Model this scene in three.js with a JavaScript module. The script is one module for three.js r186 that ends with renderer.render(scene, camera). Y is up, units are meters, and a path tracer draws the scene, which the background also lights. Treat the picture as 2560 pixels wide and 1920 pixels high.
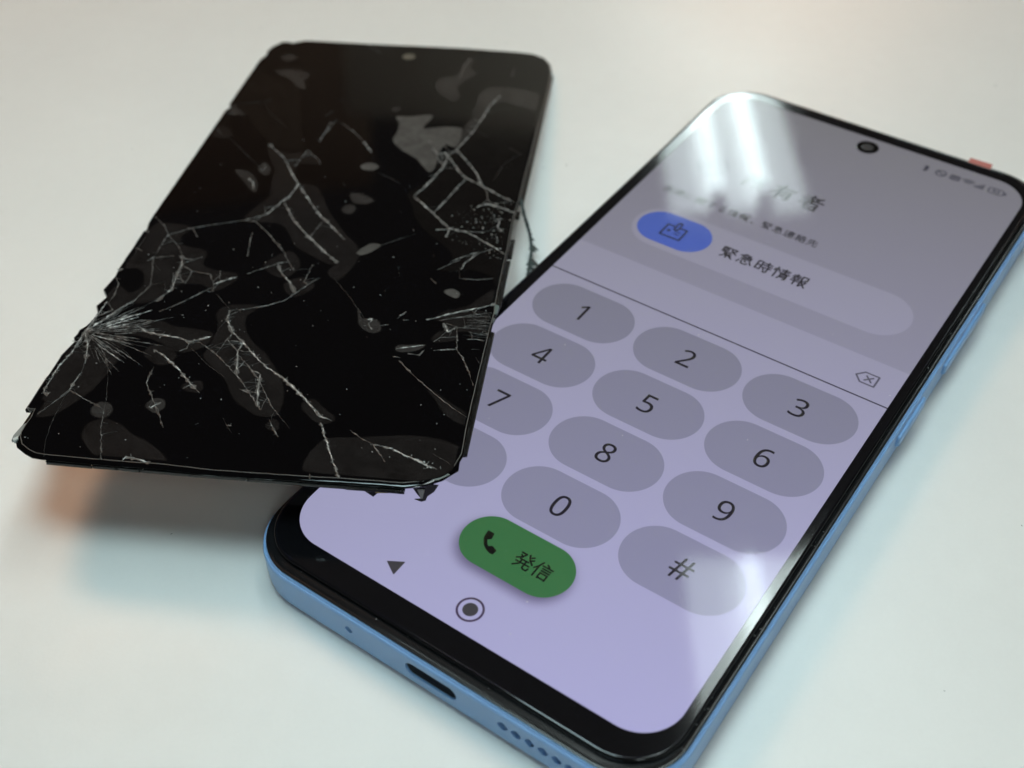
import * as THREE from 'three';
import { mergeGeometries } from 'three/addons/utils/BufferGeometryUtils.js';
import { RoundedBoxGeometry } from 'three/addons/geometries/RoundedBoxGeometry.js';
import { RectAreaLightUniformsLib } from 'three/addons/lights/RectAreaLightUniformsLib.js';
import { Brush, Evaluator, SUBTRACTION } from 'three-bvh-csg';
import { createNoise2D } from 'simplex-noise';

// ---------- camera, light, exposure ----------
// Bench coordinates: millimetres, x across the phone, y along it, z up with 0 at the phone's glass; the table lies at z = TABLE.
const TABLE = -8.6;
const W = (x, y, z) => new THREE.Vector3(x / 1000, (z - TABLE) / 1000, -y / 1000);
const D = (x, y, z) => new THREE.Vector3(x, z, -y);
const scene = new THREE.Scene();
const camera = new THREE.PerspectiveCamera(35.233, 4 / 3, 0.01, 20);
camera.position.copy(W(64.33, -148.3, 146.05));
camera.up.copy(D(-0.39619, 0.58439, 0.70819));
camera.lookAt(camera.position.clone().add(D(-0.41507, 0.574, -0.70586)));
camera.focus = 0.192;
camera.userData.fStop = 18;
scene.add(camera);
const renderer = new THREE.WebGLRenderer({ antialias: true });
renderer.toneMapping = THREE.LinearToneMapping;
renderer.toneMappingExposure = 1.0;
renderer.shadowMap.enabled = true;
RectAreaLightUniformsLib.init();
scene.background = new THREE.Color().setRGB(0.03, 0.026, 0.024);   // the dim shop around the bench
const TUBE_LIGHT = 3, TUBE_GLOW = 10, COVER_GLOW = 3.7, WARM = 0.5, PANEL = 12, COOL = [0.84, 1.0, 1.0], BENCH = [0.72, 1.0, 1.05];

// ---------- helpers ----------
let seed = 20240611;
const rnd = () => { seed = (seed + 0x6D2B79F5) | 0; let t = Math.imul(seed ^ (seed >>> 15), 1 | seed); t = (t + Math.imul(t ^ (t >>> 7), 61 | t)) ^ t; return ((t ^ (t >>> 14)) >>> 0) / 4294967296; };
const rr = (a, b) => a + (b - a) * rnd();
const noise2 = createNoise2D(rnd);
const lin = (r, g, b) => new THREE.Color().setRGB(r, g, b);
const TOM = new THREE.Matrix4().set(0.001, 0, 0, 0, 0, 0, 0.001, 0, 0, -0.001, 0, 0, 0, 0, 0, 1);   // mm (x, y, z up) to metres (y up)
const names = new Map();
const numbered = (n) => { const k = names.get(n) ?? 0; names.set(n, k + 1); return k ? n + '_' + String(k).padStart(3, '0') : n; };
function part(name, geo, mat, parent, mm = true) {
  if (mm) geo.applyMatrix4(TOM);
  const m = new THREE.Mesh(geo, mat); m.name = name; m.castShadow = m.receiveShadow = true; parent.add(m); return m;
}
function thing(name, label, category, group) {
  const g = new THREE.Group(); g.name = numbered(name); g.userData = { label, category }; if (group) g.userData.group = group; scene.add(g); return g;
}
const std = (o) => new THREE.MeshStandardMaterial(o), phys = (o) => new THREE.MeshPhysicalMaterial(o);
function ringPts(hw, hl, r, cx, cy, n = 14) {
  const out = [];
  for (let c = 0; c < 4; c++) {
    const sx = [1, -1, -1, 1][c], sy = [1, 1, -1, -1][c];
    for (let i = 0; i <= n; i++) { const a = c * Math.PI / 2 + i / n * Math.PI / 2; out.push([cx + sx * (hw - r) + r * Math.cos(a), cy + sy * (hl - r) + r * Math.sin(a)]); }
  }
  return out;
}
// rings of equal length -> skin; caps close first and last ring (each convex or star-shaped)
function skin(rings, capA = true, capB = true, smooth = true) {
  const n = rings[0].length, pos = [], idx = [];
  rings.forEach((r) => r.forEach((p) => pos.push(p[0], p[1], p[2])));
  for (let k = 0; k + 1 < rings.length; k++) for (let i = 0; i < n; i++) { const j = (i + 1) % n, a = k * n + i, b = k * n + j; idx.push(a, b, a + n, b, b + n, a + n); }
  let g = new THREE.BufferGeometry(); g.setAttribute('position', new THREE.Float32BufferAttribute(pos, 3)); g.setIndex(idx); g.computeVertexNormals();
  if (!smooth) { g = g.toNonIndexed(); g.computeVertexNormals(); }
  const parts = [smooth ? g.toNonIndexed() : g];
  for (const [on, ring, up] of [[capA, rings[0], -1], [capB, rings[rings.length - 1], 1]]) if (on) {
    const sh = new THREE.ShapeGeometry(new THREE.Shape(ring.map((p) => new THREE.Vector2(p[0], p[1]))));
    const f = sh.toNonIndexed(); const a = f.attributes.position; for (let i = 0; i < a.count; i++) a.setZ(i, ring[0][2]);
    f.deleteAttribute('uv');
    if (up < 0) { for (let i = 0; i < a.count; i += 3) { const x = a.getX(i), y = a.getY(i); a.setXY(i, a.getX(i + 1), a.getY(i + 1)); a.setXY(i + 1, x, y); } }
    f.computeVertexNormals(); parts.push(f);
  }
  const out = mergeGeometries(parts); const c = out.attributes.position.count, uv = new Float32Array(c * 2);
  for (let i = 0; i < c; i++) { uv[2 * i] = out.attributes.position.getX(i) / 1000; uv[2 * i + 1] = out.attributes.position.getY(i) / 1000; }
  out.setAttribute('uv', new THREE.BufferAttribute(uv, 2)); return out;
}
const rrect = (prof, hw, hl, r, cx = 0, cy = 0, capA = true, capB = true) => skin(prof.map(([d, z]) => ringPts(hw - d, hl - d, Math.max(r - d, 0.3), cx, cy).map(([x, y]) => [x, y, z])), capA, capB);
function grey(size, fn) {   // data texture of one channel repeated
  const d = new Uint8Array(size * size * 4); for (let y = 0; y < size; y++) for (let x = 0; x < size; x++) { const v = Math.max(0, Math.min(255, Math.round(fn(x / size, y / size) * 255))), i = 4 * (y * size + x); d[i] = d[i + 1] = d[i + 2] = v; d[i + 3] = 255; }
  const t = new THREE.DataTexture(d, size, size); t.magFilter = THREE.LinearFilter; t.minFilter = THREE.LinearFilter; t.wrapS = t.wrapT = THREE.RepeatWrapping; t.needsUpdate = true; return t;
}
// noise that tiles: sample a torus-like blend
const tiled = (u, v, f, s) => { const a = noise2(u * f + s, v * f - s), b = noise2((u - 1) * f + s, v * f - s), c = noise2(u * f + s, (v - 1) * f - s), d = noise2((u - 1) * f + s, (v - 1) * f - s); return (a * (1 - u) + b * u) * (1 - v) + (c * (1 - u) + d * u) * v; };

// ---------- setting: table top and the partition behind the bench ----------
{
  const bump = grey(512, (u, v) => 0.5 + 0.22 * tiled(u, v, 40, 3) + 0.16 * tiled(u, v, 90, 9) + 0.1 * (rnd() - 0.5));
  bump.repeat.set(30, 30);
  const rough = grey(256, (u, v) => 0.36 + 0.05 * tiled(u, v, 4, 5) + 0.03 * tiled(u, v, 17, 7));
  rough.repeat.set(4, 4);
  const tone = grey(512, (u, v) => 0.975 + 0.014 * tiled(u, v, 6, 21) + 0.01 * tiled(u, v, 30, 22) + 0.012 * (rnd() - 0.5)); tone.repeat.set(5, 5);
  const g = new RoundedBoxGeometry(1.5, 0.028, 1.3, 4, 0.004); const pa = g.attributes.position, uv = g.attributes.uv;
  for (let i = 0; i < pa.count; i++) uv.setXY(i, pa.getX(i), pa.getZ(i));
  const t = part('table_top', g, phys({ color: lin(0.77, 0.765, 0.745), roughness: 1, roughnessMap: rough, bumpMap: bump, bumpScale: 0.000012, map: tone }), scene, false);
  t.position.set(-0.05, -0.014, -0.25); t.userData = { kind: 'structure', label: 'white satin laminate table top under both devices' };
  const bits = []; for (let i = 0; i < 90; i++) { const b = new THREE.IcosahedronGeometry(rr(0.04, 0.13) / 1000, 0); b.scale(rr(1, 3.5), 0.5, 1); b.rotateY(rr(0, 3)); b.translate(rr(-0.22, 0.11), 0.00004, rr(-0.15, 0.13)); bits.push(b); }
  const du = part('table_dust', mergeGeometries(bits), std({ color: lin(0.3, 0.3, 0.29), roughness: 0.9 }), scene, false); du.userData = { kind: 'stuff', label: 'fine grey dust specks scattered over the white table top', category: 'dust' };
  for (const [w, h, x, z, ry, label, tone] of [[3.6, 1.75, -1.2, -2.9, 0.42, 'low beige partition mirrored in the top of the broken glass', [0.7, 0.62, 0.52]], [1.7, 2.1, -2.75, -1.75, 0.98, 'taller brown partition mirrored in the upper left of the broken glass', [0.34, 0.22, 0.15]]]) {
    const m = part(numbered('partition_wall'), new RoundedBoxGeometry(w, h, 0.06, 3, 0.01), std({ color: lin(...tone), roughness: 0.8 }), scene, false);
    m.position.set(x, 1.17 * h / 1.75 - h / 2, z); m.rotation.y = ry; m.userData = { kind: 'structure', label };
  }
}

// ---------- lamps ----------
const AX = [0.57, -0.82], AV = [0.82, 0.57];   // along and across the row of fittings
const lampWhite = std({ color: lin(0.8, 0.8, 0.78), roughness: 0.45 }), tubeGlow = std({ color: lin(0.8, 0.8, 0.8), emissive: lin(...COOL), emissiveIntensity: TUBE_GLOW, roughness: 0.3 }), coverGlow = std({ color: lin(0.8, 0.8, 0.8), emissive: lin(...COOL), emissiveIntensity: COVER_GLOW, roughness: 0.5 }), capGrey = std({ color: lin(0.5, 0.5, 0.5), roughness: 0.35, metalness: 0.8 });
function ceilingLight(u, v, label) {
  const f = thing('ceiling_light', label, 'ceiling light', 'twin tube fittings in a row above the bench');
  f.position.copy(W(1000 * (u * AX[0] + v * AV[0]), 1000 * (u * AX[1] + v * AV[1]), 1400));
  f.rotation.y = Math.atan2(AX[1], AX[0]);   // local x runs along the tubes
  const sh = new THREE.Shape([[-0.155, 0.062], [0.155, 0.062], [0.155, 0.075], [0.06, 0.115], [-0.06, 0.115], [-0.155, 0.075]].map((p) => new THREE.Vector2(...p)));
  const h = new THREE.ExtrudeGeometry(sh, { depth: 1.25, bevelEnabled: true, bevelSize: 0.003, bevelThickness: 0.003, bevelSegments: 2 }); h.translate(0, 0, -0.625); h.rotateY(Math.PI / 2);
  part('housing', h, lampWhite, f, false);
  const cv = new RoundedBoxGeometry(1.22, 0.006, 0.3, 2, 0.002); cv.translate(0, 0.0555, 0); part('milky_cover', cv, coverGlow, f, false);
  for (const z of [-0.05, 0.05]) {
    const tube = new THREE.CylinderGeometry(0.0155, 0.0155, 1.17, 24); tube.rotateZ(Math.PI / 2); tube.translate(0, 0.03, z);
    const tb = part('tube', tube, tubeGlow, f, false);
    for (const s of [-1, 1]) {
      const c = new THREE.CylinderGeometry(0.0158, 0.0158, 0.02, 24); c.rotateZ(Math.PI / 2); c.translate(s * 0.595, 0.03, z); part('end_cap', c, capGrey, tb, false);
      const b = new RoundedBoxGeometry(0.014, 0.05, 0.034, 2, 0.003); b.translate(s * 0.612, 0.04, z); part('lamp_holder', b, lampWhite, f, false);
    }
    const l = new THREE.RectAreaLight(lin(...COOL), TUBE_LIGHT, 1.17, 0.03); l.position.set(0, 0.0135, z); l.rotation.x = -Math.PI / 2; l.name = 'tube_light'; f.add(l);
  }
}
ceilingLight(-2.59, 0.435, 'white twin tube ceiling light mirrored at the top of the phone screen');
ceilingLight(-0.43, 0.37, 'white twin tube ceiling light mirrored along the right edge of the phone');
ceilingLight(1.62, 0.37, 'white twin tube ceiling light at the end of the row away from the partition');
{
  const f = thing('bench_lamp', 'square LED bench lamp on a bent arm, leaning in over the phone', 'lamp');
  f.position.copy(W(280, -130, TABLE));
  const metal = std({ color: lin(0.6, 0.6, 0.6), roughness: 0.35, metalness: 0.7 });
  part('base', new THREE.LatheGeometry([[0.0005, 0], [0.075, 0], [0.078, 0.004], [0.074, 0.014], [0.014, 0.02], [0.0005, 0.02]].map((p) => new THREE.Vector2(...p)), 48), metal, f, false);
  part('arm', new THREE.TubeGeometry(new THREE.CatmullRomCurve3([[0, 0.018, 0], [0.01, 0.2, 0], [-0.05, 0.34, -0.01], [-0.18, 0.372, -0.03], [-0.31, 0.338, -0.05]].map((p) => new THREE.Vector3(...p))), 48, 0.007, 14), metal, f, false);
  const head = new RoundedBoxGeometry(0.122, 0.022, 0.122, 4, 0.006); head.translate(-0.31, 0.325, -0.05); part('lamp_head', head, metal, f, false);
  const dif = new RoundedBoxGeometry(0.104, 0.004, 0.104, 2, 0.0015); dif.translate(-0.31, 0.3135, -0.05); part('diffuser', dif, std({ color: lin(0.8, 0.8, 0.8), emissive: lin(...BENCH), emissiveIntensity: 2 }), f, false);
  const l = new THREE.RectAreaLight(lin(...BENCH), PANEL, 0.1, 0.1); l.position.set(-0.31, 0.311, -0.05); l.rotation.x = -Math.PI / 2; l.name = 'panel_light'; f.add(l);
}
function globeLamp(x, y, h, r, power, label) {
  const f = thing('desk_lamp', label, 'lamp', 'warm globe lamps standing round the table');
  f.position.copy(W(x, y, TABLE));
  const metal = std({ color: lin(0.05, 0.05, 0.05), roughness: 0.4, metalness: 0.5 }), b = h - r;
  part('base', new THREE.LatheGeometry([[0.0005, 0], [0.065, 0], [0.068, 0.004], [0.064, 0.012], [0.012, 0.018], [0.0005, 0.018]].map((p) => new THREE.Vector2(...p)), 48), metal, f, false);
  part('stem', new THREE.CylinderGeometry(0.009, 0.011, b - 0.01, 20).translate(0, 0.016 + (b - 0.01) / 2, 0), metal, f, false);
  part('collar', new THREE.CylinderGeometry(r * 0.32, r * 0.36, 0.03, 32).translate(0, b + 0.008, 0), metal, f, false);
  part('globe', new THREE.SphereGeometry(r, 56, 36).translate(0, h, 0), std({ color: lin(0.9, 0.87, 0.82), emissive: lin(1, 0.54, 0.3), emissiveIntensity: 1.5 }), f, false);
  const l = new THREE.PointLight(lin(1, 0.54, 0.3), power, 0, 2); l.position.set(0, h, 0); l.shadow.radius = r / 0.021; l.castShadow = true; l.name = 'globe_light'; f.add(l);
}
globeLamp(-570, 150, 0.62, 0.125, WARM, 'desk lamp with a large warm globe, standing on the side of the broken screen');
globeLamp(-255, 650, 0.165, 0.095, WARM * 0.34, 'desk lamp with a small warm globe, standing beyond the top edge of the phone');

// ---------- the phone ----------
const KANJI = {
  '緊': '10,6 10,48|10,6 46,6|10,19 40,19 40,34 10,34|25,6 25,19|25,34 25,48|10,48 48,48|54,8 88,8 80,26 52,48|58,16 72,34 94,48|48,50 28,62 46,66|70,56 34,76 66,74|64,66 76,80|50,76 50,98|30,82 16,94|68,82 86,94',
  '急': '40,4 24,18 10,26|34,12 66,12 56,24|22,26 76,26 76,50|26,38 76,38|20,50 76,50|16,68 8,88|32,62 34,86 44,92 66,92 70,80|46,60 56,72|78,62 92,84',
  '時': '10,12 10,82|10,12 36,12 36,82|10,46 36,46|10,80 36,80|70,4 70,36|48,18 92,18|42,36 96,36|44,56 96,56|80,40 80,90 72,95 62,92|54,66 64,80',
  '情': '18,4 18,96|8,22 5,40|28,20 34,36|66,4 66,44|44,14 92,14|48,28 88,28|40,44 97,44|50,54 50,78 42,96|50,54 86,54 86,90 76,95|50,68 86,68|50,80 86,80',
  '報': '28,4 28,30|12,16 46,16|6,30 52,30|16,36 22,48|42,36 36,48|8,50 50,50|6,66 52,66|28,50 28,96|60,8 60,96|60,8 90,8 90,34 78,36|60,48 90,48 82,70 62,96|66,54 78,78 96,95',
  '発': '14,10 42,10 30,34 6,50|20,24 32,34|58,4 70,28 96,50|84,6 66,20|92,22 74,34|28,46 74,46|14,66 88,66|38,46 36,74 12,96|62,46 62,86 70,94 88,94 92,80',
  '信': '32,4 20,34 6,54|22,34 22,97|56,6 70,14|38,22 96,22|46,36 90,36|46,50 90,50|48,64 48,96|48,64 88,64 88,96|48,92 88,92',
  '有': '8,24 94,24|46,4 32,44 6,70|34,44 34,97|34,44 80,44 80,90 68,95|34,60 80,60|34,75 80,75',
  '者': '20,18 72,18|46,4 46,38|6,38 94,38|84,10 50,46 8,66|32,56 32,97|32,56 78,56 78,97|32,76 78,76|32,94 78,94',
  '所': '8,12 48,12|14,26 14,54 6,92|14,28 44,28 44,52|14,52 44,52|88,8 60,18|60,18 60,56 50,92|60,44 97,44|80,44 80,97',
  '医': '10,10 92,10|10,10 10,92 94,92|38,18 24,38|34,30 80,30|22,50 88,50|54,30 54,54 24,82|58,56 84,80',
  '療': '54,2 54,14|22,14 94,14|22,14 22,56 8,94|6,28 16,40|14,62 4,68|36,28 90,28|60,20 34,50|62,28 92,50|44,48 44,66|44,48 76,48 76,66 44,66|60,66 60,94|44,74 32,90|76,74 90,90',
  'に': '18,10 14,50 18,90 26,78|46,26 86,26|44,66 50,84 88,84',
  '関': '8,8 8,96|8,8 42,8 42,36 8,36|8,22 42,22|58,8 92,8 92,94 82,95|58,8 58,36 92,36|58,22 92,22|36,44 42,52|64,44 58,52|28,56 72,56|22,70 78,70|50,56 46,76 26,90|54,72 74,90',
  'す': '8,22 94,22|58,4 58,60 44,66 36,54 46,44 58,50|58,58 56,78 36,96',
  'る': '24,10 72,10 22,54 50,42 76,52 78,76 56,92 36,88 38,74 54,76 58,90',
  '、': '20,76 34,92',
  '連': '8,8 20,20|6,40 20,40 20,76 8,88|20,78 40,92 96,92|34,14 94,14|64,4 64,80|42,26 42,56|42,26 86,26 86,56|42,41 86,41|42,56 86,56|34,68 96,68',
  '絡': '26,4 10,22 26,30|36,18 10,46 38,42|34,36 42,50|24,44 24,97|12,60 6,80|36,60 42,76|64,4 46,32|60,16 88,16 72,40 44,58|58,26 76,44 97,56|54,62 54,96|54,62 88,62 88,96|54,92 88,92',
  '先': '26,10 14,34|22,24 86,24|52,4 52,50|6,50 94,50|38,50 34,74 8,95|62,50 62,84 70,92 90,92 94,78',
};
const AW = 67.0, AH = 148.9;   // lit area of the display, mm
function screenTexture() {
  const S = 13.7, c = document.createElement('canvas'); c.width = Math.round(AW * S); c.height = Math.round(AH * S);
  const k = c.getContext('2d');
  const toS = (v) => Math.round(255 * (v <= 0.0031308 ? 12.92 * v : 1.055 * Math.pow(v, 1 / 2.4) - 0.055));
  const BG = [0.26, 0.256, 0.8], css = (m) => `rgb(${BG.map((b, i) => toS(Math.min(1, b * (Array.isArray(m) ? m[i] : m)))).join(',')})`;
  const X = (x) => (x + AW / 2) * S, Y = (y) => (AH / 2 - y) * S, L = (v) => v * S;
  const pill = (x, y, w, h, fill) => { k.fillStyle = fill; k.beginPath(); k.roundRect(X(x - w / 2), Y(y + h / 2), L(w), L(h), L(h / 2)); k.fill(); };
  const poly = (pts, fill) => { k.fillStyle = fill; k.beginPath(); pts.forEach(([x, y], i) => (i ? k.lineTo(X(x), Y(y)) : k.moveTo(X(x), Y(y)))); k.closePath(); k.fill(); };
  const stroke = (pts, w, col) => { k.strokeStyle = col; k.lineWidth = L(w); k.lineJoin = k.lineCap = 'round'; k.beginPath(); pts.forEach(([x, y], i) => (i ? k.lineTo(X(x), Y(y)) : k.moveTo(X(x), Y(y)))); k.stroke(); };
  const kanji = (str, x0, yc, size, pitch, w, col) => [...str].forEach((ch, i) => { for (const s of KANJI[ch].split('|')) stroke(s.split(' ').map((p) => { const [a, b] = p.split(',').map(Number); return [x0 + i * pitch + a / 100 * size, yc + size / 2 - b / 100 * size]; }), w, col); });
  const INK = css([0.05, 0.045, 0.045]);
  k.fillStyle = css(0.84); k.fillRect(0, 0, c.width, c.height);                         // upper area
  k.fillStyle = css(1); k.fillRect(0, Y(10.7), c.width, c.height);                      // number field and keypad
  // owner row
  k.strokeStyle = css([0.3, 0.3, 0.35]); k.lineWidth = L(0.45);
  k.beginPath(); k.arc(X(-23.9), Y(46.7), L(3.1), 0, 7); k.stroke(); k.beginPath(); k.arc(X(-23.9), Y(47.5), L(1.05), 0, 7); k.stroke(); k.beginPath(); k.arc(X(-23.9), Y(44.2), L(2), Math.PI * 1.15, Math.PI * 1.85); k.stroke();
  kanji('所有者', -16.4, 46.4, 5.2, 6.15, 0.42, INK);
  kanji('医療に関する情報、緊急連絡先', -28.5, 34.6, 2.25, 2.43, 0.2, css([0.1, 0.1, 0.1]));
  pill(0.35, 22.8, 57, 12.3, css(1));                                                   // emergency card
  pill(-19.55, 22.95, 15.4, 9.6, css([0.26, 0.44, 1.25]));
  { // badge icon
    const ink = css([0.1, 0.12, 0.2]);
    stroke([[-21.7, 24.4], [-17.5, 24.4], [-17.5, 20.9], [-21.7, 20.9], [-21.7, 24.4]], 0.42, ink); stroke([[-19.6, 23.7], [-19.6, 25.5]], 1.15, ink); stroke([[-19.6, 23.9], [-19.6, 25.3]], 0.4, css([0.26, 0.44, 1.25]));
    stroke([[-20.7, 22.7], [-20.7, 22.7]], 0.75, ink); stroke([[-19.3, 23], [-18.3, 23]], 0.25, ink); stroke([[-19.3, 22.3], [-18.3, 22.3]], 0.25, ink);
  }
  kanji('緊急時情報', -9.4, 22.9, 3.4, 3.68, 0.3, INK);
  // delete key and separator
  const dim = css([0.3, 0.3, 0.3]);
  stroke([[25.9, 5.7], [27.1, 7.05], [29.6, 7.05], [29.6, 4.35], [27.1, 4.35], [25.9, 5.7]], 0.32, dim); stroke([[27.6, 6.3], [28.8, 5.1]], 0.32, dim); stroke([[27.6, 5.1], [28.8, 6.3]], 0.32, dim);
  k.fillStyle = css([0.1, 0.09, 0.1]); k.fillRect(0, Y(1.08), c.width, L(0.26));
  // keypad
  const keys = ['1', '2', '3', '4', '5', '6', '7', '8', '9', '*', '0', '#'];
  keys.forEach((t, i) => {
    const x = (i % 3 - 1) * 21.45, y = -7.15 - 13.35 * Math.floor(i / 3);
    pill(x, y, 19.9, 11.8, css([0.66, 0.67, 0.66]));
    k.fillStyle = INK; k.font = `${L(t === '*' ? 7.5 : 5.9)}px sans-serif`; k.textAlign = 'center'; k.textBaseline = 'alphabetic'; k.fillText(t, X(x), Y(y - (t === '*' ? 3.6 : 2.1)));
  });
  k.shadowColor = 'rgba(60,55,110,0.75)'; k.shadowBlur = L(1.7); k.shadowOffsetY = L(0.9);   // the raised-button shade that the dialler itself draws on the screen
  pill(-0.1, -58.9, 19.3, 9.7, css([0.11, 0.41, 0.1]));
  k.shadowColor = 'transparent'; k.shadowBlur = 0; k.shadowOffsetY = 0;
  const blk = css([0.018, 0.02, 0.012]);
  { // handset
    const a = [-4.85, -59.15];
    stroke([[a[0] - 1.25, a[1] + 1.2], [a[0] - 1.05, a[1] + 0.25], [a[0] - 0.4, a[1] - 0.65], [a[0] + 0.35, a[1] - 1.15], [a[0] + 1.1, a[1] - 1.4]], 0.55, blk);
    poly([[a[0] - 1.6, a[1] + 1.75], [a[0] - 0.45, a[1] + 1.75], [a[0] - 0.2, a[1] + 0.65], [a[0] - 0.85, a[1] + 0.15], [a[0] - 1.4, a[1] + 0.4]], blk);
    poly([[a[0] + 1.6, a[1] - 1.65], [a[0] + 1.7, a[1] - 0.7], [a[0] + 0.65, a[1] - 0.3], [a[0] + 0.05, a[1] - 0.8], [a[0] + 0.2, a[1] - 1.4]], blk);
  }
  kanji('発信', -0.2, -59.1, 3.1, 3.25, 0.26, blk);
  // navigation bar
  const nav = css([0.13, 0.13, 0.1]);
  poly([[-15.55, -70.65], [-13.25, -69.3], [-13.25, -72]], nav);
  stroke([[-15.45, -70.65], [-13.3, -69.4], [-13.3, -71.9], [-15.45, -70.65]], 0.2, nav);
  k.strokeStyle = css([0.14, 0.1, 0.13]); k.lineWidth = L(0.33); k.beginPath(); k.arc(X(-0.15), Y(-70.6), L(1.95), 0, 7); k.stroke();
  k.fillStyle = nav; k.beginPath(); k.arc(X(-0.15), Y(-70.6), L(1.15), 0, 7); k.fill();
  // status icons
  const st = css([0.16, 0.16, 0.2]), yS = 70.35;
  stroke([[12.7, yS - 0.7], [13.4, yS + 0.5], [12.95, yS + 1], [12.95, yS - 1], [13.4, yS - 0.4], [12.6, yS + 0.7]], 0.3, st);
  k.strokeStyle = st; k.lineWidth = L(0.3); k.beginPath(); k.arc(X(16.2), Y(yS), L(1), 0, 7); k.stroke(); stroke([[15.4, yS + 0.6], [17, yS - 0.6]], 0.28, st);
  k.fillStyle = st; k.beginPath(); k.roundRect(X(18.1), Y(yS + 0.85), L(2.1), L(1.7), L(0.35)); k.fill(); k.fillStyle = css(0.84); k.font = `bold ${L(1.3)}px sans-serif`; k.fillText('HD', X(19.15), Y(yS - 0.45));
  for (let i = 0; i < 3; i++) { k.strokeStyle = st; k.lineWidth = L(0.28); k.beginPath(); k.arc(X(21.9), Y(yS - 0.8), L(0.55 + 0.55 * i), Math.PI * 1.25, Math.PI * 1.75); k.stroke(); }
  for (let i = 0; i < 4; i++) stroke([[23.5 + 0.5 * i, yS - 0.8], [23.5 + 0.5 * i, yS - 0.4 + 0.42 * i]], 0.3, st);
  k.lineWidth = L(0.24); k.strokeStyle = st; k.beginPath(); k.roundRect(X(26.2), Y(yS + 0.95), L(3), L(1.9), L(0.6)); k.stroke(); k.fillStyle = st; k.font = `bold ${L(1.5)}px sans-serif`; k.fillText('93', X(27.7), Y(yS - 0.55)); stroke([[29.6, yS + 0.3], [29.6, yS - 0.3]], 0.3, st);
  const t = new THREE.CanvasTexture(c); t.colorSpace = THREE.SRGBColorSpace; t.magFilter = THREE.LinearFilter; return t;
}
{
  const ph = thing('smartphone', 'light blue smartphone with lit lavender dial pad screen lying on the table', 'smartphone'); ph.position.y = -TABLE / 1000;
  const blue = phys({ color: lin(0.215, 0.395, 0.69), roughness: 0.42, clearcoat: 0.25, clearcoatRoughness: 0.3 });
  const black = phys({ color: lin(0.006, 0.006, 0.007), roughness: 0.22 }), glassBlack = phys({ color: lin(0.004, 0.004, 0.005), roughness: 0.07 }), portMetal = std({ color: lin(0.1, 0.11, 0.13), roughness: 0.45, metalness: 0.6 });
  const HW = 36.95, CY = -1.1, HL = 80.3, CR = 10.2;
  // blue body, drilled for the ports
  const prof = [[2.2, TABLE + 0.01], [1.2, -8.5], [0.5, -8.15], [0.12, -7.55], [0, -6.8], [0, -1.95], [0.06, -1.62], [0.2, -1.36], [0.27, -1.31], [0.3, -1.36], [0.36, -1.37], [0.4, -1.29], [0.5, -1.06], [0.58, -0.97], [0.75, -0.95], [3, -0.95]];
  const ev = new Evaluator(); ev.useGroups = false;
  let body = new Brush(rrect(prof, HW, HL, CR, 0, CY)); body.updateMatrixWorld();
  const yB = CY - HL, slot = (pts, depth) => { const e = new THREE.ExtrudeGeometry(new THREE.Shape(pts.map((p) => new THREE.Vector2(...p))), { depth: depth + 1, bevelEnabled: false }); e.rotateX(Math.PI / 2); e.translate(0, yB + depth, 0); return e; };   // shape's (x, z) profile pushed in along y
  const capsule = (cx, cz, w, h, n = 10) => { const o = [], r = h / 2; for (let i = 0; i <= n; i++) { const a = -Math.PI / 2 + Math.PI * i / n; o.push([cx + w / 2 - r + r * Math.cos(a), cz + r * Math.sin(a)]); } for (let i = 0; i <= n; i++) { const a = Math.PI / 2 + Math.PI * i / n; o.push([cx - w / 2 + r + r * Math.cos(a), cz + r * Math.sin(a)]); } return o; };
  const rhomb = (cx, cz, w, h) => { const o = []; for (let i = 0; i < 16; i++) { const a = i / 16 * 2 * Math.PI, s = 1 / Math.pow(Math.pow(Math.abs(Math.cos(a)), 1.25) + Math.pow(Math.abs(Math.sin(a)), 1.25), 1 / 1.25); o.push([cx + w / 2 * s * Math.cos(a), cz + h / 2 * s * Math.sin(a)]); } return o; };
  const ports = [['charging_port', capsule(0.6, -4.15, 9.1, 2.9), 7], ['microphone_hole', rhomb(-14.5, -4.1, 1.5, 1.6), 5]];
  for (let i = 0; i < 7; i++) ports.push(['speaker_hole', rhomb(13.1 + 2.21 * i, -4.05, 1.8, 2.0), 6]);
  for (const [, pts, d] of ports) { const g = slot(pts, d); const b = new Brush(g); b.updateMatrixWorld(); body = ev.evaluate(body, b, SUBTRACTION); body.updateMatrixWorld(); }
  part('frame', body.geometry, blue, ph);
  for (const [n, pts, d] of ports) {   // dark liner, a cup open to the front
    const cxm = pts.reduce((a, p) => a + p[0], 0) / pts.length, czm = pts.reduce((a, p) => a + p[1], 0) / pts.length;
    const ring = (s, y) => pts.map(([x, z]) => [cxm + (x - cxm) * s, y, czm + (z - czm) * s]);
    const cup = skin([ring(0.985, yB + 0.35), ring(0.985, yB + d - 0.05)], false, false, false);
    const capS = new THREE.ShapeGeometry(new THREE.Shape(pts.map((p) => new THREE.Vector2(...p)))); capS.rotateX(Math.PI / 2); capS.translate(0, yB + d - 0.06, 0);
    const cg = capS.toNonIndexed(); const m = part(n, mergeGeometries([cup, cg]), n === 'charging_port' ? portMetal : blue, ph);
    if (n === 'charging_port') { const tng = new RoundedBoxGeometry(6.4, 2.6, 0.7, 2, 0.2); tng.translate(0.6, yB + 2.6, -4.15); part('contact_tongue', tng, std({ color: lin(0.03, 0.035, 0.045), roughness: 0.5 }), m); }
  }
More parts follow.
